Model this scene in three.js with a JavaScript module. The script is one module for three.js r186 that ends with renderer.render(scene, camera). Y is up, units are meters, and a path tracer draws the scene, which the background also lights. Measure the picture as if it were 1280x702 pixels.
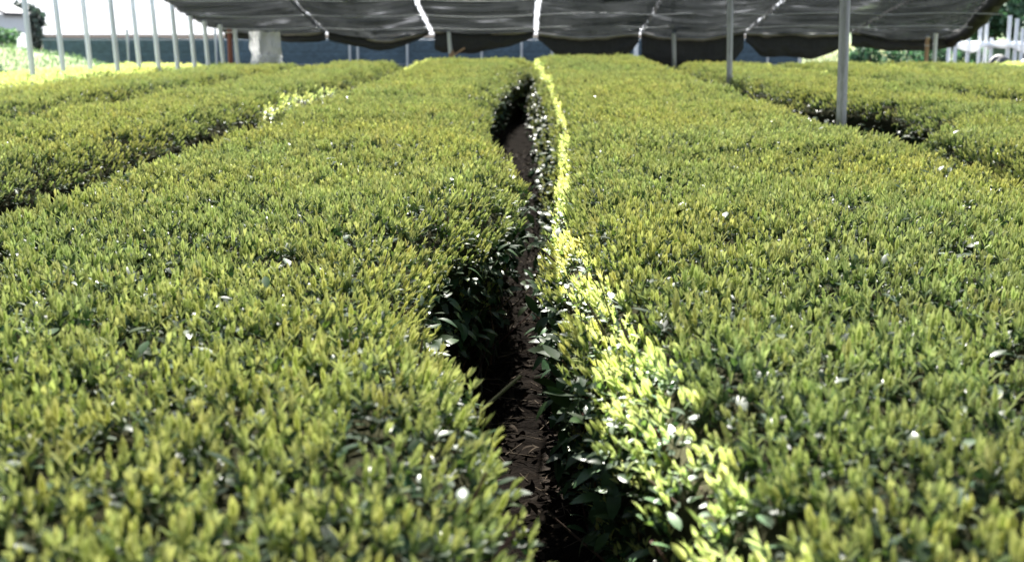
import * as THREE from 'three';
import { mergeGeometries } from 'three/addons/utils/BufferGeometryUtils.js';
import { ImprovedNoise } from 'three/addons/math/ImprovedNoise.js';

// ------------------------------------------------------------------ camera
const scene = new THREE.Scene();
const PW = 1280, PH = 702, F = 1600;                 // photo size, focal length in photo pixels
const EYE = 1.29, BED = 0.75;                        // eye height, height of the shoot tips
const camera = new THREE.PerspectiveCamera(2 * Math.atan(PH / 2 / F) * 180 / Math.PI, PW / PH, 0.05, 900);
camera.position.set(0, EYE, 0);
camera.rotation.order = 'YXZ';
camera.rotation.set(-Math.atan((351 - 38) / F), Math.atan(15 / F), 0);
camera.focus = 3.9;
camera.userData.fStop = 4.1;
camera.updateMatrixWorld(true);

// ------------------------------------------------------------------ sky, sun, exposure
const SUN_EL = 40 * Math.PI / 180, SUN_AZ = 0.0;     // straight ahead along the rows
const sunDir = new THREE.Vector3(Math.sin(SUN_AZ) * Math.cos(SUN_EL), Math.sin(SUN_EL), -Math.cos(SUN_AZ) * Math.cos(SUN_EL));
{
  const W = 256, H = 128, a = new Float32Array(W * H * 4), v = new THREE.Vector3();
  for (let j = 0; j < H; j++) for (let i = 0; i < W; i++) {
    const el = ((j + 0.5) / H - 0.5) * Math.PI, az = ((i + 0.5) / W - 0.5) * 2 * Math.PI;
    v.set(Math.cos(el) * Math.cos(az), Math.sin(el), Math.cos(el) * Math.sin(az));
    const up = Math.max(0, v.y), k = Math.pow(1 - up, 2.2), g = Math.pow(Math.max(0, v.dot(sunDir)), 10) * 0.22;
    const o = (j * W + i) * 4;
    a[o] = 0.11 + 0.15 * k + g; a[o + 1] = 0.15 + 0.115 * k + g * 0.96; a[o + 2] = 0.21 + 0.07 * k + g * 0.88; a[o + 3] = 1;
  }
  const t = new THREE.DataTexture(a, W, H, THREE.RGBAFormat, THREE.FloatType);
  t.mapping = THREE.EquirectangularReflectionMapping; t.magFilter = THREE.LinearFilter; t.needsUpdate = true;
  scene.background = t; scene.environment = t;
}
const sun = new THREE.DirectionalLight(new THREE.Color().setRGB(1, 0.96, 0.88), 5);
sun.position.copy(sunDir).multiplyScalar(60);
sun.castShadow = true; sun.shadow.mapSize.set(4096, 4096);
Object.assign(sun.shadow.camera, { left: -14, right: 14, top: 16, bottom: -16, near: 1, far: 140 });
sun.target.position.set(0, 0, -11);
scene.add(sun, sun.target);
const renderer = new THREE.WebGLRenderer({ antialias: true });
renderer.toneMapping = THREE.LinearToneMapping;
renderer.toneMappingExposure = 7.7;
renderer.shadowMap.enabled = true;
renderer.setSize(1024, 561);

// ------------------------------------------------------------------ helpers
let seed = 7;
const rnd = () => { seed = (seed + 0x6D2B79F5) | 0; let t = Math.imul(seed ^ (seed >>> 15), 1 | seed); t = (t + Math.imul(t ^ (t >>> 7), 61 | t)) ^ t; return ((t ^ (t >>> 14)) >>> 0) / 4294967296; };
const rr = (a, b) => a + (b - a) * rnd();
const pn = new ImprovedNoise();
const noise = (x, y, z = 0) => pn.noise(x + 31.7, y + 12.3, z + 5.1);
const clamp = (x, a, b) => Math.min(b, Math.max(a, x));
const smooth = (a, b, x) => { const t = clamp((x - a) / (b - a), 0, 1); return t * t * (3 - 2 * t); };
const lin = (r, g, b) => new THREE.Color().setRGB(r, g, b);
function lookup(pts) {                                // piecewise smooth curve through [x, y] pairs
  const p = [...pts].sort((a, b) => a[0] - b[0]);
  return (x) => {
    if (x <= p[0][0]) return p[0][1];
    for (let i = 1; i < p.length; i++) if (x <= p[i][0]) { const t = (x - p[i - 1][0]) / (p[i][0] - p[i - 1][0]); return p[i - 1][1] + (p[i][1] - p[i - 1][1]) * (t * t * (3 - 2 * t) * 0.5 + t * 0.5); }
    return p[p.length - 1][1];
  };
}
function at(px, py, height) {                        // photo pixel -> point on the level plane at that height
  const v = new THREE.Vector3((px - PW / 2) / F, -(py - PH / 2) / F, -1).applyQuaternion(camera.quaternion);
  return v.multiplyScalar((height - EYE) / v.y).add(camera.position);
}
function atDepth(px, py, d) {                        // photo pixel -> point at distance d ahead
  const v = new THREE.Vector3((px - PW / 2) / F, -(py - PH / 2) / F, -1).applyQuaternion(camera.quaternion);
  return v.multiplyScalar(-d / v.z).add(camera.position);
}
const inView = (p, margin = 0) => { const q = p.clone().project(camera); return q.z < 1 && Math.abs(q.x) < 1 + margin && Math.abs(q.y) < 1 + margin; };
const used = new Map();
const numbered = (n) => { const k = used.get(n) ?? 0; used.set(n, k + 1); return k ? `${n}_${String(k).padStart(3, '0')}` : n; };
function shadows(o) { o.castShadow = true; o.receiveShadow = true; return o; }
function mesh(name, geo, mat, parent) { const m = shadows(new THREE.Mesh(geo, mat)); m.name = parent === scene ? numbered(name) : name; parent.add(m); return m; }
function tag(o, label, category, group) { o.userData.label = label; o.userData.category = category; if (group) o.userData.group = group; return o; }
function structure(o, label) { o.userData.kind = 'structure'; o.userData.label = label; return o; }
function thing(name, label, category, pos = [0, 0, 0], group) { const g = new THREE.Group(); g.name = numbered(name); g.position.set(...pos); scene.add(g); return tag(g, label, category, group); }
function geoFrom(pos, idx, uv, col) {
  const g = new THREE.BufferGeometry();
  g.setAttribute('position', new THREE.Float32BufferAttribute(pos, 3));
  if (uv) g.setAttribute('uv', new THREE.Float32BufferAttribute(uv, 2));
  if (col) g.setAttribute('color', new THREE.Float32BufferAttribute(col, 3));
  g.setIndex(idx); g.computeVertexNormals(); return g;
}
function grid(nu, nv, f, closeU = false) {           // f(u, v) -> [x, y, z, s, t]
  const pos = [], uv = [], idx = [];
  for (let j = 0; j <= nv; j++) for (let i = 0; i <= nu; i++) { const p = f(i / nu, j / nv); pos.push(p[0], p[1], p[2]); uv.push(p[3] ?? i / nu, p[4] ?? j / nv); }
  for (let j = 0; j < nv; j++) for (let i = 0; i < nu; i++) { const a = j * (nu + 1) + i, b = a + 1, c = a + nu + 1, d = c + 1; idx.push(a, b, d, a, d, c); }
  return geoFrom(pos, idx, uv);
}
function tube(points, radius, seg = 8, steps = 24) { return new THREE.TubeGeometry(new THREE.CatmullRomCurve3(points), steps, radius, seg, false); }
function noiseTexture(n, f, srgb = true) {            // f(u, v) -> [r, g, b] 0..1, periodic where f is
  const a = new Uint8Array(n * n * 4);
  for (let j = 0; j < n; j++) for (let i = 0; i < n; i++) { const c = f(i / n, j / n), o = (j * n + i) * 4; for (let k = 0; k < 3; k++) a[o + k] = clamp(c[k], 0, 1) * 255; a[o + 3] = 255; }
  const t = new THREE.DataTexture(a, n, n); t.wrapS = t.wrapT = THREE.RepeatWrapping; t.magFilter = THREE.LinearFilter; t.minFilter = THREE.LinearFilter;
  if (srgb) t.colorSpace = THREE.SRGBColorSpace; t.needsUpdate = true; return t;
}
const ring = (u, v, f, s = 0) => noise(Math.cos(u * 6.2832) * f + s, Math.sin(u * 6.2832) * f, Math.cos(v * 6.2832) * f + Math.sin(v * 6.2832) * f * 1.31);

// ------------------------------------------------------------------ materials
const M = {};
M.young = new THREE.MeshPhysicalMaterial({ vertexColors: true, roughness: 0.9, specularIntensity: 0.4, transmission: 0.45, thickness: 0, clearcoat: 0.42, clearcoatRoughness: 0.34, side: THREE.DoubleSide });
M.mature = new THREE.MeshPhysicalMaterial({ vertexColors: true, roughness: 0.48, specularIntensity: 0.3, clearcoat: 0.2, clearcoatRoughness: 0.22, side: THREE.DoubleSide });
M.twig = new THREE.MeshPhysicalMaterial({ color: lin(0.11, 0.085, 0.06), roughness: 0.9, specularIntensity: 0.3 });
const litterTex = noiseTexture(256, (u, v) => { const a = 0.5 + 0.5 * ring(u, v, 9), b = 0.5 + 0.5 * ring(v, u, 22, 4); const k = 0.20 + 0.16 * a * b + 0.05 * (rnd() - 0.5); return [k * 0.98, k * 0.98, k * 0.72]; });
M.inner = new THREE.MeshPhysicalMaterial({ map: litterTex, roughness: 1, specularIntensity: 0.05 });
const soilTex = noiseTexture(512, (u, v) => {
  const a = 0.5 + 0.5 * ring(u, v, 2.5), b = 0.5 + 0.5 * ring(v, u, 13, 3), c = 0.5 + 0.5 * ring(u, v, 45, 8), g = rnd();
  const k = 0.055 + 0.05 * a + 0.07 * b * c + 0.05 * (g - 0.5); return [k * 1.12, k * 0.94, k * 0.78];
});
const soilBump = noiseTexture(512, (u, v) => { const k = 0.4 + 0.35 * ring(v, u, 13, 3) + 0.3 * ring(u, v, 45, 8) + 0.15 * (rnd() - 0.5); return [k, k, k]; }, false);
M.soil = new THREE.MeshPhysicalMaterial({ map: soilTex, bumpMap: soilBump, bumpScale: 0.012, roughness: 1, specularIntensity: 0.08 });
const steelTex = noiseTexture(256, (u, v) => { const k = 0.66 + 0.10 * ring(u, v, 6) + 0.07 * ring(v, u, 20, 2) + 0.04 * (rnd() - 0.5); return [k * 0.98, k, k * 1.02]; });
M.steel = new THREE.MeshStandardMaterial({ map: steelTex, metalness: 0.55, roughness: 0.42 });
M.zinc = new THREE.MeshStandardMaterial({ color: lin(0.62, 0.64, 0.66), metalness: 0.2, roughness: 0.5 });
M.rust = new THREE.MeshStandardMaterial({ color: lin(0.20, 0.07, 0.05), roughness: 0.85 });
M.wood = new THREE.MeshStandardMaterial({ color: lin(0.42, 0.27, 0.16), roughness: 0.85 });
const netAlpha = noiseTexture(512, (u, v) => { const k = 0.77 + 0.08 * Math.sin(v * 6.2832 * 24) * 0.6 + 0.12 * ring(v, 0.3, 14) + 0.05 * ring(u, v, 9, 2) + 0.08 * (rnd() - 0.5); return [k, k, k]; }, false);
const netTex = noiseTexture(512, (u, v) => { const k = 0.24 + 0.05 * ring(v, 0.1, 30, 5) + 0.05 * ring(u, v, 6, 7) + 0.06 * (rnd() - 0.5); return [k * 0.96, k, k * 1.02]; });
M.net = new THREE.MeshPhysicalMaterial({ map: netTex, alphaMap: netAlpha, transparent: true, specularIntensity: 0, roughness: 1, side: THREE.DoubleSide });
M.netFold = new THREE.MeshStandardMaterial({ map: netTex, color: lin(0.55, 0.52, 0.52), roughness: 0.7, side: THREE.DoubleSide });
const hemTex = noiseTexture(256, (u, v) => { const k = 0.55 + 0.10 * ring(u, v, 8) + 0.12 * ring(v, u, 24, 3); return [k * 1.03, k, k * 0.97]; });
M.hem = new THREE.MeshStandardMaterial({ map: hemTex, roughness: 0.7, side: THREE.DoubleSide });
const screenTex = noiseTexture(256, (u, v) => { const k = 0.30 + 0.05 * ring(v, 0.2, 16) + 0.05 * ring(u, v, 4, 3) + 0.03 * (rnd() - 0.5); return [k * 0.80, k * 1.02, k * 1.16]; });
M.screen = new THREE.MeshStandardMaterial({ map: screenTex, roughness: 0.8, side: THREE.DoubleSide });
M.white = new THREE.MeshPhysicalMaterial({ color: lin(0.80, 0.81, 0.82), roughness: 0.9, transmission: 0.5, thickness: 0, side: THREE.DoubleSide });
M.wall = new THREE.MeshStandardMaterial({ color: lin(0.6, 0.6, 0.6), roughness: 0.9, side: THREE.DoubleSide });
M.roof = new THREE.MeshStandardMaterial({ color: lin(0.05, 0.05, 0.06), roughness: 0.8 });
M.grass = new THREE.MeshPhysicalMaterial({ color: lin(1, 1, 1), roughness: 0.9, transmission: 0.4, thickness: 0, side: THREE.DoubleSide });
const turfTex = noiseTexture(256, (u, v) => { const k = 0.40 + 0.12 * ring(u, v, 5) + 0.12 * ring(v, u, 18, 3) + 0.1 * (rnd() - 0.5); return [k * 0.86, k * 1.0, k * 0.55]; });
M.turf = new THREE.MeshStandardMaterial({ map: turfTex, roughness: 0.95 });
const hillTex = noiseTexture(256, (u, v) => { const k = 0.34 + 0.08 * ring(u, v, 5) + 0.08 * ring(v, u, 18, 3); return [k * 0.75, k, k * 0.55]; });
M.hill = new THREE.MeshStandardMaterial({ map: hillTex, roughness: 0.95 });
M.black = new THREE.MeshStandardMaterial({ color: lin(0.02, 0.02, 0.022), roughness: 0.6, side: THREE.DoubleSide });

// ------------------------------------------------------------------ leaves and shoots
function leafGeo(len, w, { fold = 0.35, bend = 0.4, rows = 4, color = [1, 1, 1], blunt = 0.92, round = 0.62 } = {}) {
  const pos = [], idx = [], col = [], R = [];
  let y = 0, z = 0;
  for (let i = 0; i <= rows; i++) {
    const t = i / rows, a = bend * t;
    if (i) { y += Math.cos(a) * len / rows; z += Math.sin(a) * len / rows; }
    const hw = w * Math.pow(Math.sin(Math.PI * Math.pow(t, blunt)), round);
    const n = pos.length / 3;
    if (i === 0 || i === rows) { pos.push(0, y, z); R.push([n, n, n]); }
    else { const f = fold * hw; pos.push(-hw, y + Math.sin(a) * -f, z + Math.cos(a) * -f, 0, y, z, hw, y + Math.sin(a) * -f, z + Math.cos(a) * -f); R.push([n, n + 1, n + 2]); }
  }
  for (let i = 0; i < rows; i++) {
    const [a, b, c] = R[i], [d, e, f] = R[i + 1];
    if (a === c) idx.push(b, e, d, b, f, e); else if (d === f) idx.push(a, b, e, b, c, e); else idx.push(a, b, e, a, e, d, b, c, f, b, f, e);
  }
  for (let i = 0; i < pos.length / 3; i++) col.push(...color);
  return geoFrom(pos, idx, null, col);
}
function stemGeo(h, r, color) {
  const g = new THREE.CylinderGeometry(r * 0.7, r, h, 4, 1, true); g.translate(0, h / 2, 0); g.deleteAttribute('uv');
  const n = g.attributes.position.count, c = []; for (let i = 0; i < n; i++) c.push(...color);
  g.setAttribute('color', new THREE.Float32BufferAttribute(c, 3)); return g;
}
const jitterColor = (c, k) => { const l = 1 + k * 1.3 * (rnd() - 0.5), w = 1 + 0.09 * (rnd() - 0.5); return [c[0] * l * w, c[1] * l, c[2] * l / w]; };
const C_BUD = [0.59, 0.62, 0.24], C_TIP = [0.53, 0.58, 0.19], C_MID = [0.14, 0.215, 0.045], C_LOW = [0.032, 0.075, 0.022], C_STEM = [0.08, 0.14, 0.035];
function shootGeo(_, n) {
  const parts = [], h = rr(0.022, 0.040), open = n % 3 === 2 ? 1 : 0, m = new THREE.Matrix4(), q = new THREE.Quaternion(), e = new THREE.Euler(), a0 = rr(0, 6.28);
  parts.push(stemGeo(h + 0.008, 0.0009, C_STEM));
  const put = (g, az, tilt, y) => { e.set(tilt, az, 0, 'YXZ'); q.setFromEuler(e); m.compose(new THREE.Vector3(0, y, 0), q, new THREE.Vector3(1, 1, 1)); g.applyMatrix4(m); parts.push(g); };
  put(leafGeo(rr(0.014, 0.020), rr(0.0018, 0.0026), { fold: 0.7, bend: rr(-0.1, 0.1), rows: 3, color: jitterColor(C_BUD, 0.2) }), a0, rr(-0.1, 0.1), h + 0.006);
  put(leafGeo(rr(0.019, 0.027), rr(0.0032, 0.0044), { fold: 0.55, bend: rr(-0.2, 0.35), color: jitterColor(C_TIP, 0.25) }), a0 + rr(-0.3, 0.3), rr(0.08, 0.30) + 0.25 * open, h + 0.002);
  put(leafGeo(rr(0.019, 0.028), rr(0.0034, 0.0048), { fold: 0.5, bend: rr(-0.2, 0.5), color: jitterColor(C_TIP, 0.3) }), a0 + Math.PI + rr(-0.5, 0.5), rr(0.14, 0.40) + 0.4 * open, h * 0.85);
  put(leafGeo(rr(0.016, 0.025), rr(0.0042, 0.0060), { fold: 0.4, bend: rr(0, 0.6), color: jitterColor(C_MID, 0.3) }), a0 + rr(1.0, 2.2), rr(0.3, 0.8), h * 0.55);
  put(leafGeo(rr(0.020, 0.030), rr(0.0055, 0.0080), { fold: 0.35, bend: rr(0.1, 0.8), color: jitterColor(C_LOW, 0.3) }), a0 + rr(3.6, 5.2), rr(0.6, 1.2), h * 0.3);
  return mergeGeometries(parts);
}
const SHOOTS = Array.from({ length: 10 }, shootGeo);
function tuftGeo(n, radius) {
  const out = [];
  for (let i = 0; i < n; i++) {
    const g = SHOOTS[i % SHOOTS.length].clone(), a = i * 2.4, r = radius * Math.sqrt((i + 0.5) / n), s = rr(0.78, 1.2);
    g.applyMatrix4(new THREE.Matrix4().compose(new THREE.Vector3(Math.cos(a) * r + rr(-0.006, 0.006), rr(-0.022, 0.012), Math.sin(a) * r + rr(-0.006, 0.006)), new THREE.Quaternion().setFromEuler(new THREE.Euler(rr(-0.16, 0.16), rr(0, 6.28), rr(-0.16, 0.16))), new THREE.Vector3(s, s * rr(0.9, 1.12), s)));
    out.push(g);
  }
  return mergeGeometries(out);
}
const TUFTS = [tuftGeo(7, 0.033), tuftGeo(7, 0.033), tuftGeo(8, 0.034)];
const MATURE = [0, 1, 2, 3].map((i) => leafGeo(0.058 + 0.006 * i, 0.0125 + 0.001 * i, { fold: 0.16 + 0.05 * (i % 2), bend: [0.35, 0.75, -0.3, 1.1][i], rows: 5, blunt: 0.92, round: 0.8, color: [1, 1, 1] }));
const matureTint = () => { const k = rr(0.6, 1.5); return [0.034 * k * rr(0.8, 1.3), 0.070 * k, 0.026 * k]; };
const MATURE_MATS = [0, 1, 2].map((i) => { const m = M.mature.clone(); m.color = lin(0.034 + 0.012 * i, 0.066 + 0.022 * i, 0.026 + 0.004 * i); return m; });
const YOUNG_MATS = [[1, 1, 1], [0.94, 1, 0.92], [1.05, 1, 0.9], [0.98, 0.96, 0.86]].map((c) => { const m = M.young.clone(); m.color = lin(...c); return m; });

// ------------------------------------------------------------------ ground
{
  const xs = [], zs = [];
  for (let x = -0.8; x <= 0.8001; x += 0.04) xs.push(x);
  for (const x of [1.2, 1.8, 2.4, 3, 4, 6, 9, 14, 25, 60, 150, 400]) { xs.push(x); xs.unshift(-x); }
  for (let d = 0; d <= 8; d += 0.05) zs.push(d);
  for (let d = 8.2; d <= 30; d += 0.4) zs.push(d);
  for (const d of [40, 60, 100, 200, 450]) zs.push(d);
  for (const d of [-1, -3, -8, -25, -80, -200]) zs.unshift(d);
  const pos = [], uv = [], idx = [], n = xs.length;
  for (const d of zs) for (const x of xs) {
    const near = Math.abs(x) < 1 && d > 0 && d < 30 ? 1 : 0;
    const y = near * (0.018 * noise(x * 5, d * 4) + 0.012 * noise(x * 17, d * 17) + 0.008 * noise(x * 40, d * 40));
    pos.push(x, y, -d); uv.push(x / 1.3, d / 1.3);
  }
  for (let j = 0; j + 1 < zs.length; j++) for (let i = 0; i + 1 < n; i++) { const a = j * n + i, b = a + 1, c = a + n, e = c + 1; idx.push(a, b, e, a, e, c); }
  structure(mesh('ground', geoFrom(pos, idx, uv), M.soil, scene), 'dark brown bare soil between the tea beds');
}
{
  const L = leafGeo(0.05, 0.011, { fold: 0.3, bend: 0.9, rows: 4, color: [1, 1, 1] });
  const mat = new THREE.MeshPhysicalMaterial({ vertexColors: true, roughness: 0.85, specularIntensity: 0.3, side: THREE.DoubleSide });
  const N = 3200, im = shadows(new THREE.InstancedMesh(L, mat, N)), o = new THREE.Object3D(), c = new THREE.Color();
  for (let i = 0; i < N; i++) {
    const d = 0.9 + Math.pow(rnd(), 1.5) * 13;
    o.position.set(rr(-0.42, 0.42), 0.012 + rr(0, 0.012), -d); o.rotation.set(Math.PI / 2 + rr(-0.5, 0.5), rr(0, 6.28), rr(0, 6.28)); o.scale.setScalar(rr(0.5, 1.15)); o.updateMatrix();
    im.setMatrixAt(i, o.matrix); const k = rr(0.4, 1.3); c.setRGB(0.055 * k, 0.040 * k, 0.026 * k); im.setColorAt(i, c);
  }
  im.name = 'leaf_litter'; im.userData = { kind: 'stuff', label: 'dry brown fallen leaves scattered on the dark soil path' }; scene.add(im);
}
{
  const g = new THREE.CylinderGeometry(0.0012, 0.0022, 0.12, 5, 1); const N = 500, im = shadows(new THREE.InstancedMesh(g, M.twig, N)), o = new THREE.Object3D();
  for (let i = 0; i < N; i++) { const d = 0.9 + Math.pow(rnd(), 1.5) * 9; o.position.set(rr(-0.4, 0.4), 0.014 + rr(0, 0.01), -d); o.rotation.set(Math.PI / 2 + rr(-0.12, 0.12), 0, rr(0, 6.28)); o.scale.set(1, rr(0.4, 1.6), 1); o.updateMatrix(); im.setMatrixAt(i, o.matrix); }
  im.name = 'fallen_twigs'; im.userData = { kind: 'stuff', label: 'thin broken twigs strewn along the dark soil path' }; scene.add(im);
}

// ------------------------------------------------------------------ tea beds
const edgePx = (list) => lookup(list.map(([x, y]) => { const p = at(x, y, BED - 0.03); return [-p.z, p.x]; }));
const pathLeft = edgePx([[668, 84], [640, 95], [612, 118], [606, 135], [612, 160], [640, 185], [655, 205], [650, 235], [608, 262], [560, 285], [537, 310], [535, 350], [550, 385], [588, 420], [618, 450], [638, 490], [660, 540], [674, 590], [676, 640], [660, 702]]);
const pathRight = edgePx([[666, 84], [686, 115], [698, 150], [702, 180], [699, 215], [694, 250], [686, 280], [682, 300], [696, 340], [726, 390], [762, 440], [788, 480], [842, 560], [880, 630], [898, 702]]);
const END = 22.2, START = 0.35;
const wob = (k, a = 0.035) => (d) => a * noise(d * 1.3, k * 9.1) + a * 0.7 * noise(d * 4.1, k * 5.3);
const offset = (x, k) => { const w = wob(k); return (d) => x + w(d); };
const add = (f, k) => { const w = wob(k, 0.014); return (d) => f(d) + w(d); };
const rise = (bed, d, x) => bed.rise * smooth(13, 21, d) + (bed.dip ?? 0);
const BEDS = [
  { left: offset(-1.74, 1), right: add(pathLeft, 2), rise: 0.06, label: 'pale green tea bed left of the central soil path, with hollows in its flank', main: 'right', inset: 0.05, from: START },
  { left: add(pathRight, 3), right: offset(2.02, 4), rise: 0.11, label: 'pale green tea bed right of the path with a sunlit strip on its shoulder', main: 'left', splay: (d) => 0.02 + 0.15 * smooth(3.6, 6, d), inset: 0.035, from: START },
  { left: offset(-3.38, 5), right: offset(-2.06, 6), rise: 0, label: 'tea bed beyond the narrow dark furrow left of the hollowed bed', from: 2.6 },
  { left: offset(-5.14, 7), right: offset(-3.68, 8), rise: -0.02, label: 'tea bed second from the open sunlit edge, in front of the white posts', from: 5 },
  { left: offset(-6.95, 9), right: offset(-5.3, 10), rise: -0.02, label: 'sunlit tea bed outside the nets beside the grassy bank', from: 8 },
  { left: add(lookup([[7.0, 2.10], [7.6, 2.40], [8.6, 2.78], [10.0, 2.86], [10.7, 2.62], [11.4, 2.48], [13, 2.42], [22, 2.52]]), 11), right: offset(3.98, 12), rise: 0, label: 'tea bed with a deep dark notch behind the near steel post', from: 3 },
  { left: offset(4.14, 13), right: offset(5.8, 14), rise: 0, label: 'tea bed one furrow beyond the notched bed', from: 7 },
  { left: offset(5.96, 15), right: offset(7.6, 16), rise: 0, label: 'tea bed under the outermost net with the rolled edge', from: 11 },
  { left: offset(7.76, 17), right: offset(9.4, 18), rise: 0, label: 'tea bed outside the nets before the white sheeted frame', from: 15 },
];
const SH = 0.24;
function topY(bed, d, x) {
  const e = Math.max(0, Math.min(x - bed.left(d), bed.right(d) - x));
  const drop = e < SH ? 0.16 * Math.pow(1 - e / SH, 2) : 0;
  const end = d > END - 0.3 ? 0.15 * Math.pow((d - END + 0.3) / 0.3, 2) : 0;
  return BED + rise(bed, d, x) + 0.030 * noise(x * 1.1, d * 0.8, 3) + 0.018 * noise(x * 3.7, d * 3.3, 8) - drop - end;
}
const SUNK = 0.060;
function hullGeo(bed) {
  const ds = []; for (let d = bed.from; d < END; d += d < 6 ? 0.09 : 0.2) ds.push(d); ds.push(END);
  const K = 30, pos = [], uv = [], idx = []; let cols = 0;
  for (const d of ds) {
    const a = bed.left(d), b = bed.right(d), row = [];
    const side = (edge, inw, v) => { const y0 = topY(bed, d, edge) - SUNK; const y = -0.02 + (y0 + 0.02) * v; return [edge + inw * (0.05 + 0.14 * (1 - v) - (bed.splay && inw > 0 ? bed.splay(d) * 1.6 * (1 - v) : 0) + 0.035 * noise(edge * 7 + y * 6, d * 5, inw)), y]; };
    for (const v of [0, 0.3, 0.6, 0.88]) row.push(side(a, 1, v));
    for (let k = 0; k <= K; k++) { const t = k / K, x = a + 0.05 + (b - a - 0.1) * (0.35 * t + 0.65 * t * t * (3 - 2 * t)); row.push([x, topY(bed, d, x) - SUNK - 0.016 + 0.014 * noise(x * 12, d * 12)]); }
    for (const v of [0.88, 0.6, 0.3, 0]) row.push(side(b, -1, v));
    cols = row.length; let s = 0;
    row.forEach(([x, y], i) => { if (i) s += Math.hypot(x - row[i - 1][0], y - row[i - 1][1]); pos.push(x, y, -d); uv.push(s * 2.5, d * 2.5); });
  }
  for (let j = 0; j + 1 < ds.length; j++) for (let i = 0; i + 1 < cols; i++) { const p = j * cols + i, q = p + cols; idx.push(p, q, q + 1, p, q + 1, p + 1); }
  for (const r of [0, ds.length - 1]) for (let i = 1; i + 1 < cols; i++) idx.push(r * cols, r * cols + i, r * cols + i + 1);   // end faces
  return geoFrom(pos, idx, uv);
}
const O = new THREE.Object3D();
function place(p, normal, spin, lean = 0) {           // local +y along the normal
  O.position.copy(p); O.quaternion.setFromUnitVectors(new THREE.Vector3(0, 1, 0), normal);
  O.quaternion.multiply(new THREE.Quaternion().setFromEuler(new THREE.Euler(lean * Math.cos(spin), spin, lean * Math.sin(spin), 'YXZ')));
}
function instanced(name, geo, mat, list, parent, label) {
  if (!list.length) return;
  const im = shadows(new THREE.InstancedMesh(geo, mat, list.length)), c = new THREE.Color();
  list.forEach((l, i) => { im.setMatrixAt(i, l.m); c.setRGB(...l.c); im.setColorAt(i, c); });
  im.name = name; im.userData = { kind: 'stuff', label }; parent.add(im); return im;
}
const visibleX = (x, d) => Math.abs(x) < 0.42 * d + 1.3;
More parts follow.
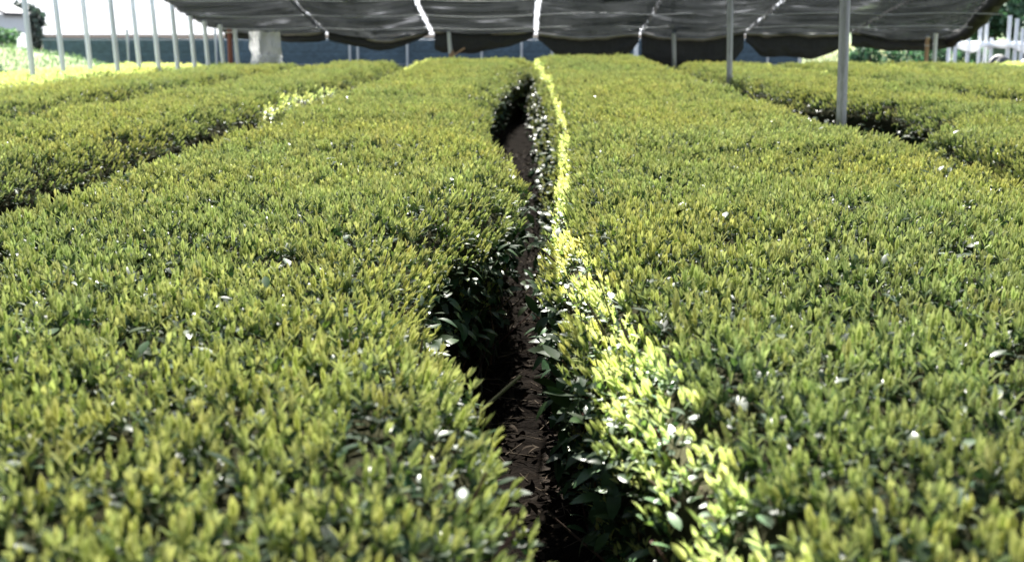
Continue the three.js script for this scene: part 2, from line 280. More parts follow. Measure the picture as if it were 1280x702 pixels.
BEDS.forEach((bed, bi) => {
  const g = thing('tea_bed', bed.label, 'tea bed', [0, 0, 0], 'parallel rows of clipped tea bushes');
  mesh('branch_mass', hullGeo(bed), M.inner, g);
  const tufts = [], leaves = [], flank = [], twigs = [], singles = [], solo = [];
  // young shoots on the top and the shoulder
  let d = bed.from + 0.02;
  while (d < END - 0.05) {
    const per = d < 6 ? 0.058 : d < 11 ? 0.065 : 0.078, sc = d < 6 ? 1 : d < 11 ? 1.1 : 1.3;
    const a = bed.left(d), b = bed.right(d);
    for (let x = a + 0.01; x < b - 0.01; x += per) {
      const X = x + rr(-0.5, 0.5) * per, D = d + rr(-0.5, 0.5) * per;
      if (!visibleX(X, D) || X < bed.left(D) + 0.005 || X > bed.right(D) - 0.005 || D > END) continue;
      const patch = noise(X * 0.9, D * 0.6, 20), fine = noise(X * 6, D * 6, 33);
      const shoulder = bed.main === 'left' && X - bed.left(D) < 0.26; if (fine < -0.30 && rnd() < 0.72 && !shoulder) continue;
      const inset = (bed.inset ?? 0.07) * (bed.main ? 1 - 0.6 * smooth(2.5, 4, D) : 1); if (X < bed.left(D) + (bed.main === 'right' ? 0.03 : inset) || X > bed.right(D) - (bed.main === 'left' ? 0.03 : inset)) if (rnd() < 0.5) continue;
      const e = 0.03, y = topY(bed, D, X), nx = (topY(bed, D, X - e) - topY(bed, D, X + e)) / (2 * e), nz = (topY(bed, D + e, X) - topY(bed, D - e, X)) / (2 * e);
      const nrm = new THREE.Vector3(clamp(nx, -1, 1) * 0.6, 1, clamp(nz, -1, 1) * 0.5).normalize();
      const lush = clamp(0.5 + patch, 0, 1), t = [0.86 + 0.18 * lush + rr(-0.05, 0.05), 0.93 + 0.08 * lush + rr(-0.05, 0.05), 0.94 - 0.06 * lush + rr(-0.06, 0.06)];
      const p = new THREE.Vector3(X, y - SUNK, -D);
      if (bed.main && D < 1.52 && inView(p, 0.06)) {
        for (let k = 0; k < 7; k++) { const q = new THREE.Vector3(X + rr(-0.5, 0.5) * per, 0, -D + rr(-0.5, 0.5) * per); q.y = topY(bed, -q.z, q.x) - SUNK + rr(-0.014, 0.012); singles.push({ p: q, n: nrm }); }
        continue;
      }
      place(p, nrm, rr(0, 6.28), rr(0, 0.10)); const s = sc * rr(0.80, 1.20) * (1 + 0.2 * fine); O.scale.set(s, s * rr(0.82, 1.28), s); O.updateMatrix();
      tufts.push({ m: O.matrix.clone(), c: t, k: Math.floor(rnd() * 3) });
    }
    // mature leaves just under the shoots
    const rate = d < 6 ? 1.9 : d < 11 ? 1.4 : 0.9;
    for (let x = a + 0.01; x < b; x += per / rate) {
      const X = x + rr(-0.5, 0.5) * per, D = d + rr(-0.5, 0.5) * per;
      if (!visibleX(X, D) || X < bed.left(D) || X > bed.right(D)) continue;
      const y = topY(bed, D, X) - SUNK + rr(-0.010, 0.020) + (rnd() < 0.16 ? rr(0.005, 0.032) : 0);
      O.position.set(X, y, -D); O.rotation.set(rr(0.7, 1.75), rr(0, 6.28), rr(-0.4, 0.4), 'YXZ'); O.scale.setScalar(rnd() < 0.06 ? rr(0.9, 1.15) : rr(0.5, 0.85)); O.updateMatrix();
      leaves.push({ m: O.matrix.clone(), c: matureTint() });
    }
    d += per;
  }
  // flanks
  for (const [edge, inw, name] of [[bed.left, 1, 'left'], [bed.right, -1, 'right']]) {
    const main = bed.main === name, faces = main || (inw > 0 ? bi === 1 || bi >= 5 : bi === 0 || (bi >= 2 && bi <= 4));
    if (!faces) continue;
    for (let dd = bed.from + 0.05; dd < END - 0.05; dd += dd < 6 ? 0.013 : 0.028) {
      if (!visibleX(edge(dd), dd)) continue;
      const many = main ? (dd < 5 ? 5 : 2) : 3;
      for (let k = 0; k < many; k++) {
        const v = Math.pow(rnd(), 1.35), D = dd + rr(-0.03, 0.03), y0 = topY(bed, D, edge(D)) - 0.045;
        const y = y0 - v * (y0 - 0.1), depth = rr(-0.02, 0.07) + 0.11 * v + (main ? 0.07 * (1 - smooth(1.8, 2.8, D)) : 0) - (bed.splay && inw > 0 ? bed.splay(D) * 1.6 * v : 0);
        O.position.set(edge(D) + inw * depth, y, -D);
        O.rotation.set(rr(0.3, 2.5), (inw > 0 ? -Math.PI / 2 : Math.PI / 2) + rr(-1.9, 1.9), rr(-0.9, 0.9), 'YXZ'); O.scale.setScalar(rr(0.45, 1.25) * (dd < 8 ? 1 : 1.1)); O.updateMatrix();
        const item = { m: O.matrix.clone(), c: matureTint(), p: O.position.clone() };
        if (main && D < 3.6 && v < 0.62 && depth < 0.035 && solo.length < 150 && inView(item.p, 0.02) && rnd() < 0.35) solo.push(item); else flank.push(item);
      }
      for (let q = 0; q < (main ? (dd < 5 ? 2 : 4) : 1); q++) if (rnd() < (main ? 0.75 : 0.06)) {               // a shoot reaching out of the flank
        const v = rnd() * (bed.splay && inw > 0 ? 0.8 : 0.5), y0 = topY(bed, dd, edge(dd)) - 0.05, y = y0 - v * y0;
        place(new THREE.Vector3(edge(dd) + inw * (0.045 + 0.1 * v - (bed.splay && inw > 0 ? bed.splay(dd) * 1.6 * v : 0)), y, -dd), new THREE.Vector3(-inw * rr(0.1, 0.6), 1, rr(-0.3, 0.3)).normalize(), rr(0, 6.28)); O.scale.setScalar(rr(0.8, 1.1)); O.updateMatrix();
        singles.push({ m: O.matrix.clone(), c: [rr(0.86, 1.06), rr(0.92, 1.04), rr(0.86, 0.98)] });
      }
      if (main && dd < 9 && rnd() < 0.6 || rnd() < 0.12) {
        const y = rr(0.05, 0.6);
        O.position.set(edge(dd) + inw * rr(0.06, 0.2), y, -dd + rr(-0.05, 0.05)); O.rotation.set(rr(-0.6, 0.6), 0, inw * rr(-0.2, 0.9)); O.scale.set(rr(0.7, 1.5), rr(0.6, 1.7), rr(0.7, 1.5)); O.updateMatrix();
        twigs.push({ m: O.matrix.clone(), c: [rr(0.7, 1.3), rr(0.7, 1.2), rr(0.7, 1.1)] });
      }
    }
  }
  // one mesh per shoot where they show largest, the rest as a mass
  const near = singles.filter((s) => s.p).sort((p, q) => -p.p.z + q.p.z);
  const rest = singles.filter((s) => !s.p);
  near.forEach((s, i) => {
    place(s.p, s.n, rr(0, 6.28), rr(0, 0.24)); const k = rr(0.8, 1.25); O.scale.set(k, k * rr(0.9, 1.15), k); O.updateMatrix();
    if (i < 300) { const m = mesh('shoot', SHOOTS[Math.floor(rnd() * SHOOTS.length)], YOUNG_MATS[Math.floor(rnd() * 4)], g); m.matrix.copy(O.matrix); m.matrix.decompose(m.position, m.quaternion, m.scale); }
    else rest.push({ m: O.matrix.clone(), c: [rr(0.85, 1.1), rr(0.9, 1.05), rr(0.85, 1)] });
  });
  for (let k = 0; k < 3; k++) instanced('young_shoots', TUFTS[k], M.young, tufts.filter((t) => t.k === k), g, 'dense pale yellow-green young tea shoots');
  instanced('edge_shoots', SHOOTS[2], M.young, rest, g, 'young shoots reaching out along the bed edge');
  instanced('mature_leaves', MATURE[0], M.mature, leaves, g, 'dark glossy mature leaves under the young shoots');
  instanced('flank_leaves', MATURE[1], M.mature, flank, g, 'dark glossy leaves hanging on the flank of the bed');
  instanced('twigs', new THREE.CylinderGeometry(0.0018, 0.0034, 0.22, 5, 1), M.twig, twigs, g, 'thin brown twigs inside the flank of the bed');
  solo.forEach((s) => { const m = mesh('leaf', MATURE[Math.floor(rnd() * 4)], MATURE_MATS[Math.floor(rnd() * 3)], g); s.m.decompose(m.position, m.quaternion, m.scale); });
});

// ------------------------------------------------------------------ nets overhead
const NET_END = 22.5, PITCH = 1.8, GAP0 = 0.2;
const netBase = (d) => EYE + Math.min(0.80, 0.03 + (NET_END - d) * 0.145) - 0.06 * smooth(0.7, 0.8, 0.8);
const STRIPS = [   // left gap index, flap drop (m) across the strip
  { i: -3, flap: [[0, 0.10], [0.3, 0.12], [1, 0.15]], label: 'black shade net strip along the open sunlit side above the white posts' },
  { i: -2, flap: [[0, 0.15], [0.35, 0.18], [0.7, 0.13], [1, 0.05]], label: 'black shade net strip next to the one above the white posts' },
  { i: -1, flap: [[0, 0.30], [0.1, 0.36], [0.4, 0.36], [0.7, 0.24], [1, 0.12]], label: 'black shade net strip over the tea bed with hollows in its flank' },
  { i: 0, flap: [[0, 0.10], [0.2, 0.32], [0.5, 0.50], [0.75, 0.50], [0.9, 0.34], [1, 0.12]], label: 'black shade net strip with the creased flap over the sun-striped bed' },
  { i: 1, flap: [[0, 0.46], [0.5, 0.54], [0.88, 0.50], [1, 0.28]], label: 'black shade net strip over the notched bed with a deep square flap' },
  { i: 2, flap: [[0, 0.14], [0.15, 0.36], [0.65, 0.40], [0.9, 0.26], [1, 0.14]], label: 'black shade net strip between the square flap and the rolled edge' },
  { i: 3, flap: [[0, 0.24], [0.5, 0.20], [1, 0.20]], label: 'outermost black shade net strip with a thick rolled edge', rolled: true },
];
const gapMid = lookup([[1, 0.04], [2.6, 0.04], [3.3, 0.02], [4.0, -0.02], [4.6, -0.07], [5.5, -0.10], [6.5, -0.05], [7.7, 0.0], [10, 0.07], [16, 0.09], [20, 0]]);
const gapNear = lookup([[2.6, 0.074], [3.5, 0.066], [4.1, 0.040], [6, 0.034], [9, 0.022], [15.5, 0.020], [17.5, 0.044]]);
const gapHalf = (k, d) => k === 0 ? gapNear(d) + 0.024 * noise(d * 2.9, 3.3) * smooth(3.6, 4.4, d) : k === -1 ? 0.042 * smooth(17.5, 18.5, d) + 0.05 * smooth(11, 12, d) * (1 - smooth(15, 16, d)) - 0.03 * (1 - smooth(10, 12, d)) : k > 0 ? 0.042 * smooth(17.5, 18.5, d) + 0.05 * Math.max(0, noise(d * 0.9, k * 7) - 0.1) * 2 * smooth(11, 12, d) - 0.02 : 0.042 * smooth(17.5, 18.5, d) - 0.02;
const gapShift = (k, d) => k === -1 ? -0.58 * smooth(9, 12, d) * (1 - smooth(15.5, 18, d)) : k === 1 ? 0.2 * (1 - smooth(15, 18, d)) : 0;
const STRIP_TOP = [];
for (const S of STRIPS) {
  const x0 = GAP0 + S.i * PITCH + 0.065, x1 = x0 + PITCH - 0.13, ph = rr(0, 6), g = thing('shade_net', S.label, 'shade net', [0, 0, 0], 'shade nets stretched over the tea beds');
  const yAt = (u, d) => {
    let y = netBase(d) - (0.07 + 0.05 * Math.sin(S.i * 2.3)) * Math.sin(Math.PI * u) + 0.008 * (S.i & 1) + 0.036 * Math.sin(6.2832 * (d * 5.6 + 0.5 * noise(u * 2, d * 0.7, ph)) + ph) * (0.85 + 0.6 * noise(d * 1.7, u * 3, ph)) + 0.016 * noise(u * 5, d * 3.1, ph) + 0.01 * noise(u * 14, d * 9, ph);
    if (S.i === -3) y -= 0.10 * (1 - u) * smooth(NET_END, NET_END - 2, d);
    if (S.rolled) y += 0.45 * smooth(0, 3.2, NET_END - d) * u * 0.9 - 0.08 * u * (1 - smooth(0, 2, NET_END - d));
    return y;
  };
  const xAt = (u, d) => { const a = GAP0 + S.i * PITCH + gapShift(S.i, d) + gapHalf(S.i, d), b = GAP0 + (S.i + 1) * PITCH + gapShift(S.i + 1, d) - gapHalf(S.i + 1, d); return a + (b - a) * u + gapMid(d) + 0.012 * noise(d * 1.2, u * 3 + ph) + 0.022 * noise(d * 5.5, u * 3 + ph, 4) * smooth(14, 16, d); };
  const D0 = -7;
  mesh('sheet', grid(6, 1180, (u, v) => { const d = D0 + (NET_END - D0) * v; return [xAt(u, d), yAt(u, d), -d, u * 1.67 / 2, d / 2]; }), M.net, g);
  const drop = lookup(S.flap);
  mesh('flap', grid(28, 12, (u, v) => { const y = yAt(u, NET_END) - drop(u) * v - 0.012; return [xAt(u, NET_END) + 0.02 * v * noise(u * 9, v * 2, ph), y, -NET_END + 0.04 * Math.sin(v * 2.6) + v * (0.035 * noise(u * 11, v * 3, ph) + 0.02 * noise(u * 25, v * 6, ph)), u, v * 0.4]; }), M.netFold, g);
  mesh('hem', grid(28, 8, (u, v) => { const a = v * 6.2832, r = 0.034 + 0.012 * noise(u * 14, v * 2, ph); return [xAt(u, NET_END), yAt(u, NET_END) + Math.sin(a) * r + 0.012 * noise(u * 6, ph), -NET_END + 0.05 + Math.cos(a) * r, u * 3, v]; }), M.hem, g);
  // selvedge hanging along the gap
  for (const [u, len, m] of [[1, 0.07, M.netFold], [0, 0.025, M.hem]])
    mesh('selvedge', grid(2, 320, (s, v) => { const d = D0 + (NET_END - D0) * v; return [xAt(u, d) + (u ? -0.012 : 0.008) * s + 0.012 * noise(d * 4, u, ph), yAt(u, d) - s * len * (0.8 + 0.9 * noise(d * 2.3, ph + u)) - 0.004, -d, d, s]; }), m, g);
  if (S.rolled) {
    const pts = []; for (let k = 0; k <= 30; k++) { const d = NET_END - k * 0.8; pts.push(new THREE.Vector3(xAt(1, d) + 0.02, yAt(1, d) - 0.05, -d)); }
    const curve = new THREE.CatmullRomCurve3(pts), rg = new THREE.TubeGeometry(curve, 240, 0.115, 12, false), p = rg.attributes.position, c = new THREE.Vector3();
    for (let i = 0; i < p.count; i++) { const r = Math.floor(i / 13); curve.getPointAt(Math.min(1, r / 240), c); const k = 1 + 0.55 * noise(p.getX(i) * 6, p.getY(i) * 6, p.getZ(i) * 3) + 0.25 * noise(p.getZ(i) * 9, 3); p.setXYZ(i, c.x + (p.getX(i) - c.x) * k, c.y + (p.getY(i) - c.y) * k - 0.03 * k, c.z + (p.getZ(i) - c.z) * k); }
    rg.computeVertexNormals(); mesh('rolled_edge', rg, M.netFold, g);
  }
  S.yAt = yAt; S.x0 = x0; S.x1 = x1;
}
// the pipe over which the net ends are draped
{
  const y = EYE + 0.0, g = thing('canopy_rail', 'horizontal steel pipe carrying the far ends of the shade nets', 'rail', [0, y, -NET_END - 0.03]);
  const p = new THREE.CylinderGeometry(0.021, 0.021, 12.7, 12); p.rotateZ(Math.PI / 2); p.translate(1.1, 0, 0); mesh('pipe', p, M.steel, g);
}

// wires under the nets, from side to side
for (const [d, label] of [[17.2, 'thin steel wire crossing under the nets, nearest the thick posts'], [18.6, 'thin steel wire crossing under the nets, second of the four'], [20, 'thin steel wire crossing under the nets, third of the four'], [21.3, 'thin steel wire crossing under the nets, closest to the draped ends']]) {
  const pts = []; for (let k = 0; k <= 28; k++) { const x = -5.1 + 12.4 * k / 28; pts.push(new THREE.Vector3(x, netBase(d) - 0.10 - 0.03 * Math.sin(Math.PI * (((x - 0.2) / 1.8) % 1 + 1)), -d)); }
  tag(mesh('support_wire', tube(pts, 0.007, 6, 84), M.steel, scene), label, 'wire', 'wires under the nets');
}

// ------------------------------------------------------------------ posts
function post(px, py, topY_, radius, label, group, mat = M.steel, lean = [0, 0], bedH = BED - 0.02, name = 'steel_post') {
  const b = at(px, py, bedH), g = thing(name, label, 'post', [b.x, 0, b.z], group);
  const h = topY_;
  const pipe = new THREE.CylinderGeometry(radius, radius, h + 0.3, 18, 6); pipe.translate(0, (h + 0.3) / 2 - 0.3, 0);
  const P = pipe.attributes.position; for (let i = 0; i < P.count; i++) { const y = P.getY(i) - bedH; P.setX(i, P.getX(i) + lean[0] * y); P.setZ(i, P.getZ(i) + lean[1] * y); }
  pipe.computeVertexNormals(); mesh('pipe', pipe, mat, g);
  const cap = new THREE.CylinderGeometry(radius * 1.12, radius * 1.12, 0.05, 18); cap.translate(lean[0] * (h - bedH), h - 0.005, lean[1] * (h - bedH)); mesh('cap', cap, M.zinc, g);
  const band = new THREE.TorusGeometry(radius * 1.08, radius * 0.16, 8, 20); band.rotateX(Math.PI / 2); band.translate(lean[0] * (h - 0.16 - bedH), h - 0.16, lean[1] * (h - 0.16 - bedH)); mesh('wire_clamp', band, M.zinc, g);
  return g;
}
post(1052, 146, 2.06, 0.034, 'galvanised steel post at the dark notch, the thickest in view', null, M.steel, [-0.015, 0]);
post(912, 97, 2.06, 0.036, 'galvanised steel post in the furrow one span behind the thickest post', null, M.steel, [-0.02, 0]);
post(843, 80, 1.75, 0.038, 'galvanised steel post in line behind two others, over the square flap', null, M.steel, [-0.04, 0]);
post(811, 78, 1.72, 0.036, 'dull grey post beside a white one under the square net flap', null, M.steel, [-0.02, 0]);
const LEFT_ROW = [[41, 97], [79, 92], [113, 90], [147, 91], [174, 86], [198, 86], [222, 86], [243, 84], [260, 83], [279, 82], [297, 81]];
for (const [x, y] of LEFT_ROW) { const p = at(x, y, BED - 0.02); post(x, y, Math.min(1.98, netBase(-p.z) + 0.02), 0.034, 'slender whitish post in the row along the open sunlit edge of the nets', 'posts along the open edge', M.zinc, [-0.05, 0]); }
post(288, 81, 1.42, 0.042, 'rusty red-brown post among the whitish posts', null, M.rust, [0, 0], BED - 0.02, 'rusty_post');
post(795, 77, 1.36, 0.040, 'short white post below the gap beside the square flap', null, M.zinc, [0, 0], BED - 0.02, 'white_post');
post(1000, 78, 1.30, 0.03, 'white post at the end of the blue screen', null, M.zinc, [0, 0], BED - 0.02, 'white_post');
{
  const p = at(562, 78, BED), g = thing('wooden_stake', 'tan wooden stake with a white upper sleeve at the far end', 'stake', [p.x, 0, p.z + 0.0]);
  const a = new THREE.CylinderGeometry(0.045, 0.05, 0.95, 10); a.translate(0.03, 0.475, 0); mesh('stake', a, M.wood, g);
  const b = new THREE.CylinderGeometry(0.032, 0.038, 0.42, 10); b.rotateZ(0.08); b.translate(0.0, 1.12, 0.01); mesh('sleeve', b, M.zinc, g);
  const c = new THREE.CylinderGeometry(0.018, 0.018, 0.24, 8); c.rotateZ(-1.0); c.translate(0.16, 0.93, 0.0); mesh('peg', c, M.wood, g);
}

// ------------------------------------------------------------------ far end: blue screen, white sheet, banks, hill
const SCREEN_D = 27;
{
  const a = atDepth(52, 46, SCREEN_D), b = atDepth(1004, 47, SCREEN_D), g = thing('windbreak_screen', 'dark blue-grey net screen stretched across the far end of the field', 'windbreak', [0, 0, -SCREEN_D]);
  const w = b.x - a.x;
  mesh('netting', grid(160, 14, (u, v) => { const x = a.x + w * u; return [x, v * (1.15 + 0.02 * noise(x * 0.9, 1) - 0.02 * Math.abs(Math.sin(x * 1.6))), 0.05 * noise(x * 0.8, v * 2) + 0.02 * noise(x * 4, v * 3), x / 2, v * 0.6]; }), M.screen, g);
  for (const px of [160, 270, 437, 447, 509, 602, 652, 690, 760, 880, 960]) { const p = atDepth(px, 60, SCREEN_D - 0.1), c = new THREE.CylinderGeometry(0.028, 0.028, 1.4, 10); c.translate(p.x, 0.62, 0.13); mesh('screen_post', c, M.steel, g); }
  for (const y of [1.1, 0.6]) { const c = new THREE.CylinderGeometry(0.006, 0.006, w, 6); c.rotateZ(Math.PI / 2); c.translate(a.x + w / 2, y, 0.09); mesh('wire', c, M.steel, g); }
}
{
  const p = atDepth(332, 60, 22.0), g = thing('plastic_sheet', 'crumpled white plastic sheet hanging beside the rusty post', 'plastic sheet', [p.x, 0.62, p.z]);
  const sheet = (w, h, dz, s, top) => grid(26, 26, (u, v) => [(u - 0.5) * w * (1 - 0.25 * v * (s % 2)) + 0.03 * noise(v * 6, u * 3, s), top - h * v + 0.03 * noise(u * 5, v * 3, s), dz + 0.08 * noise(u * 3.5, v * 2.5, s) + 0.02 * noise(u * 9, v * 6, s), u, v]);
  const s1 = sheet(0.20, 0.74, 0.03, 1, 0.72); s1.translate(-0.17, 0, 0); mesh('hanging_fold', s1, M.white, g);
  const s2 = sheet(0.42, 0.30, 0.08, 2, 0.27); s2.translate(0.08, 0, 0); mesh('heaped_fold', s2, M.white, g);
  const s3 = sheet(0.36, 0.68, -0.03, 4, 0.66); s3.translate(0.08, 0, 0); mesh('back_panel', s3, M.wall, g);
}
// grassy bank at the open side
function bank(name, label, cx, cz, rx, rz, h, mat, blades, tint, tall) {
  const f = (x, z) => h * Math.pow(Math.max(0, 1 - (x / rx) ** 2), 0.38) * Math.pow(Math.max(0, 1 - (z / rz) ** 2), 0.7) + 0.05 * noise(x * 1.3, z * 1.3, h * 9) * (Math.abs(x) < rx * 0.95 && Math.abs(z) < rz * 0.95 ? 1 : 0) - 0.03;
  const geo = grid(60, 40, (u, v) => { const x = (u * 2 - 1) * rx, z = (v * 2 - 1) * rz; return [x, f(x, z), z, x / 1.5, z / 1.5]; });
  geo.index.array.reverse(); geo.computeVertexNormals();
  const m = structure(mesh(name, geo, mat, scene), label); m.position.set(cx, 0, cz);
  const bg = leafGeo(tall, tall * 0.07, { fold: 0.3, bend: 0.9, rows: 3, color: [1, 1, 1] }); bg.deleteAttribute('color');
  const list = [];
  for (let i = 0; i < blades; i++) { const x = rr(-1, 1) * rx * 0.97, z = rr(-1, 1) * rz * 0.97; O.position.set(x, f(x, z) - 0.01, z); O.rotation.set(rr(-0.3, 0.5), rr(0, 6.28), 0, 'YXZ'); O.scale.setScalar(rr(0.6, 1.3)); O.updateMatrix(); const k = rr(0.7, 1.2); list.push({ m: O.matrix.clone(), c: tint.map((t) => t * k * rr(0.9, 1.1)) }); }
  instanced('grass', bg, M.grass, list, m, 'short grass covering the bank');
}
bank('grass_bank', 'sunlit pale green grassy bank beyond the open edge of the nets', -11.5, -23.4, 4.4, 2.6, 1.1, M.turf, 9000, [0.10, 0.17, 0.06], 0.12);
bank('dry_bank', 'pale straw-coloured bank behind the end of the blue screen', 8.3, -33, 3.2, 2.2, 0.95, M.turf, 5000, [0.42, 0.38, 0.20], 0.13);

// shrubs and trees
function foliage(n, size, shape, tint) {
  const list = [];
  for (let i = 0; i < n; i++) { const p = shape(); O.position.copy(p); O.rotation.set(rr(0, 6.28), rr(0, 6.28), rr(0, 6.28)); O.scale.setScalar(size * rr(0.6, 1.3)); O.updateMatrix(); const k = rr(0.55, 1.35); list.push({ m: O.matrix.clone(), c: tint.map((t) => t * k * rr(0.88, 1.12)) }); }
  return list;
}
const BIG = (() => { const g = []; for (let i = 0; i < 6; i++) { const l = leafGeo(0.5, 0.16, { fold: 0.3, bend: rr(-0.4, 0.8), rows: 3, color: [1, 1, 1] }); l.rotateX(rr(-1, 1)); l.rotateY(i * 1.05); l.translate(rr(-0.2, 0.2), rr(-0.2, 0.2), rr(-0.2, 0.2)); g.push(l); } const m = mergeGeometries(g); m.deleteAttribute('color'); return m; })();
function blobPoint(cx, cy, cz, rx, ry, rz, k) {
  for (;;) { const x = rr(-1, 1), y = rr(-1, 1), z = rr(-1, 1), r = Math.hypot(x, y, z); if (r > 1 || r < 0.35) continue; if (r > 0.78 + 0.4 * noise(x * 2.2 + k, y * 2.2, z * 2.2)) continue; return new THREE.Vector3(cx + x * rx, cy + y * ry, cz + z * rz); }
}
function tree(name, label, x, z, h, rx, tint, n, trunkH, group) {
  const g = thing(name, label, 'tree', [x, 0, z], group), k = rr(0, 50);
  const t = new THREE.CylinderGeometry(0.06 * h / 3, 0.13 * h / 3, trunkH + h * 0.4, 8); t.translate(0, (trunkH + h * 0.4) / 2 - 0.1, 0); mesh('trunk', t, M.twig, g);
  for (let i = 0; i < 4; i++) { const a = i * 1.6 + k, L = h * 0.42, l = new THREE.CylinderGeometry(0.02 * h / 3, 0.05 * h / 3, L, 6); l.translate(0, L / 2, 0); l.rotateX(0.7); l.rotateY(a); l.translate(0, trunkH + h * 0.08 * i, 0); mesh('limb', l, M.twig, g); }
  const im = instanced('crown', BIG, M.grass, foliage(n, 0.32 * Math.pow(h, 0.4), () => blobPoint(0, trunkH + (h - trunkH) * 0.5, 0, rx, (h - trunkH) * 0.56, rx, k), tint), g, 'leafy crown');
  return g;
}
function shrub(name, label, x, z, h, rx, tint, n, group, size = 0.2) {
  const g = thing(name, label, 'shrub', [x, 0, z], group), k = rr(0, 50);
  for (let i = 0; i < 5; i++) { const l = new THREE.CylinderGeometry(0.012, 0.025, h * 0.8, 6); l.translate(0, h * 0.4, 0); l.rotateX(rr(0.1, 0.5)); l.rotateY(i * 1.3); mesh('stem', l, M.twig, g); }
  instanced('foliage', BIG, M.grass, foliage(n, size, () => { const p = blobPoint(0, h * 0.5, 0, rx, h * 0.52, rx, k); p.y = Math.max(0.03, p.y); return p; }, tint), g, 'dense small leaves');
  return g;
}
{ shrub('green_shrub', 'dense mid green shrub in front of the sunlit grassy bank', -8.4, -20.1, 0.80, 0.6, [0.045, 0.12, 0.05], 900, null, 0.14); }
{ const p = atDepth(8, 50, 34); shrub('green_shrub', 'bright green shrub below the grey shed wall', p.x, p.z, 1.35, 0.7, [0.08, 0.17, 0.06], 700, null, 0.18); }
{ const p = atDepth(18, 30, 40); tree('round_tree', 'dark round-headed tree beside the grey shed', p.x - 0.2, p.z - 1.2, 2.05, 0.62, [0.03, 0.05, 0.035], 900, 0.5); }
{
  const p = atDepth(2, 30, 38), g = thing('garden_shed', 'small grey-white shed with a dark roof beyond the grassy bank', 'shed', [p.x - 0.55, 0, p.z]);
  const w = new THREE.BoxGeometry(1.9, 1.75, 1.6); w.translate(0, 0.875, 0); mesh('wall', w, M.wall, g);
  const s = new THREE.Shape(); s.moveTo(-1.05, 0); s.lineTo(0, 0.5); s.lineTo(1.05, 0); s.lineTo(1.05, 0.07); s.lineTo(0, 0.58); s.lineTo(-1.05, 0.07); s.closePath();
  const r = new THREE.ExtrudeGeometry(s, { depth: 1.9, bevelEnabled: false }); r.translate(0, 1.72, -0.95); mesh('roof', r, M.roof, g);
  const dg = new THREE.BoxGeometry(0.6, 1.4, 0.04); dg.translate(-0.3, 0.7, 0.825); const door = mesh('door', dg, M.zinc, g); const hd = new THREE.BoxGeometry(0.03, 0.14, 0.04); hd.translate(-0.08, 0.72, 0.865); mesh('handle', hd, M.roof, door);
}
{ const p = atDepth(29, 54, 25), g = thing('white_sack', 'plump white sack standing on the grassy bank', 'sack', [p.x, 0.72, p.z]);
  const s = grid(20, 14, (u, v) => { const a = u * 6.2832, t = v * Math.PI, r = Math.pow(Math.sin(t), 0.6) * (0.13 + 0.02 * noise(Math.cos(a) * 3, v * 4, Math.sin(a) * 3)); return [Math.cos(a) * r, 0.22 - 0.24 * Math.cos(t), Math.sin(a) * r]; }); mesh('bag', s, M.white, g);
  const n = new THREE.CylinderGeometry(0.05, 0.03, 0.08, 10); n.translate(0, 0.48, 0); mesh('tied_neck', n, M.white, g); }

// wooded hillside on the right
{
  const hy = (x, d) => 9.5 * smooth(9, 42, x) * smooth(36, 62, d) + 0.4 * noise(x * 0.2, d * 0.2) * smooth(10, 14, x);
  const geo = grid(60, 40, (u, v) => { const x = 9 + 50 * u, d = 34 + 46 * v; return [x, hy(x, d) - 0.02, -d, x / 3, d / 3]; });
  structure(mesh('hillside', geo, M.hill, scene), 'green hillside rising beyond the field');
  for (let i = 0; i < 26; i++) {
    const d = rr(38, 62), x = d * rr(0.28, 0.47), h = rr(1.6, 3.6);
    const pale = rnd() < 0.3;
    const t = tree('hillside_tree', pale ? 'pale yellow-green tree on the hillside beyond the white frame' : 'mid green tree on the hillside beyond the white frame', x, -d, h, h * 0.42, pale ? [0.20, 0.24, 0.10] : [0.06, 0.14, 0.065], 380, h * 0.22, pale ? 'pale trees on the hillside' : 'green trees on the hillside');
    t.position.y = hy(x, d) - 0.05;
  }
}
{ const p = atDepth(1120, 66, 30); for (let i = 0; i < 4; i++) shrub('bank_shrub', 'green shrub growing behind the outermost net strip', p.x - 0.6 + i * 0.75, p.z + rr(-0.4, 0.4), rr(1.0, 1.35), 0.5, [0.06, 0.15, 0.06], 450, 'shrubs behind the outermost net', 0.15); }

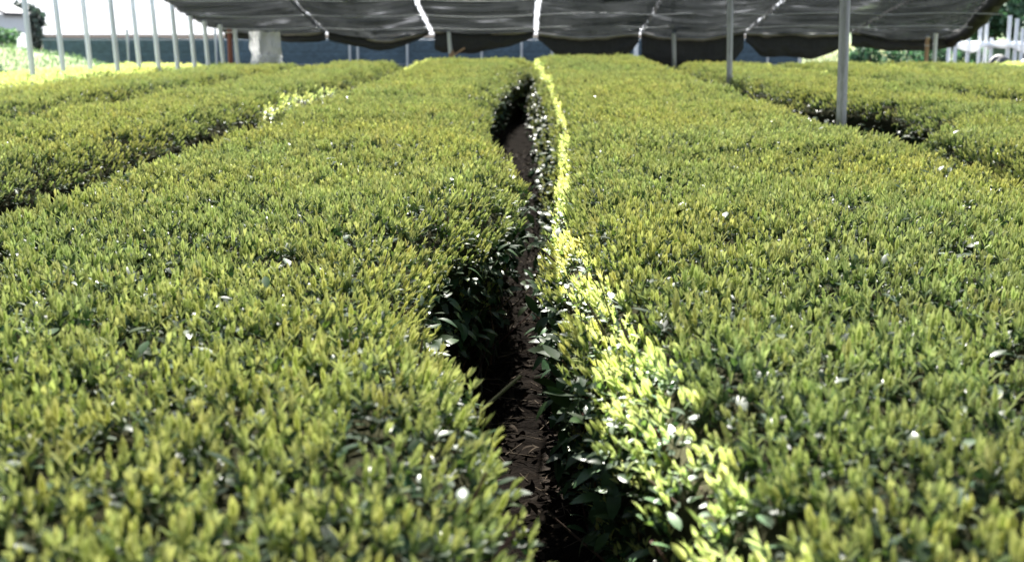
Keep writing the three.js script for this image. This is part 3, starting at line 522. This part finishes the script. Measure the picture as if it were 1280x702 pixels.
// ------------------------------------------------------------------ white sheeted pipe frame on the right
{
  const D = 28, X = (px) => atDepth(px, 60, D).x, Y = (py) => atDepth(660, py, D).y, g = thing('pipe_frame', 'galvanised pipe frame with a white plastic sheet rolled along its rail', 'frame', [0, 0, -D]);
  for (const [px, py] of [[1188, 48], [1194, 34], [1211, 40], [1227, 26], [1236, 24], [1241, 46], [1262, 18], [1270, 22], [1277, 34], [1300, 16], [1330, 20]]) { const h = Y(py), c = new THREE.CylinderGeometry(0.04, 0.04, h, 10); c.translate(X(px), h / 2 - 0.02, rr(-0.25, 0.1)); mesh('upright', c, M.zinc, g); }
  const x0 = X(1190), x1 = X(1360), y = Y(55);
  const rail = new THREE.CylinderGeometry(0.03, 0.03, x1 - x0, 10); rail.rotateZ(Math.PI / 2); rail.translate((x0 + x1) / 2, y + 0.03, 0); mesh('rail', rail, M.zinc, g);
  mesh('rolled_sheet', grid(60, 16, (u, v) => { const a = v * 6.2832, r = 0.055 + 0.03 * noise(u * 12, Math.cos(a) * 2, Math.sin(a) * 2), sag = Math.max(0, Math.sin(u * 15.7 - 0.5)) * 0.09 + 0.04 * noise(u * 9, 2); return [x0 + (x1 - x0) * u, y - 0.02 - (Math.sin(a) < 0 ? sag : 0) + Math.sin(a) * r, 0.03 + Math.cos(a) * r]; }), M.white, g);
}
function bundle(px, py, d, w, h, label) {
  const p = atDepth(px, py, d), k = rr(0, 30), g = thing('net_bundle', label, 'net bundle', [p.x, 0, p.z]);
  const yb = 0, yt = p.y + h / 2;
  mesh('heap', grid(26, 16, (u, v) => { const a = u * 6.2832, t = v * Math.PI, n = 1 + 0.4 * noise(Math.cos(a) * 2 + k, v * 5, Math.sin(a) * 2); return [Math.cos(a) * Math.sin(t) * w / 2 * n, yb + (yt - yb) * (0.5 - 0.5 * Math.cos(t)), Math.sin(a) * Math.sin(t) * 0.25 * n]; }), M.black, g);
  mesh('tie', (() => { const t = new THREE.TorusGeometry(w * 0.42, 0.012, 6, 20); t.rotateX(Math.PI / 2); t.scale(1, 1, 0.6); t.translate(0, (yt - yb) * 0.55, 0); return t; })(), M.zinc, g);
}
bundle(1250, 72, 27.2, 0.55, 0.14, 'black folded net heap under the white rolled sheet');
bundle(1285, 76, 27.0, 0.5, 0.1, 'smaller black net heap at the far end of the white sheet');
for (const [x, y] of [[1168, 81], [1158, 80]]) post(x, y, x === 1168 ? 1.22 : 1.2, 0.034, x === 1168 ? 'white post under the corner of the rolled net edge' : 'thin tan post beside the white corner post', null, x === 1168 ? M.zinc : M.wood, [0, 0], BED - 0.02, x === 1168 ? 'white_post' : 'wooden_post');

renderer.render(scene, camera);
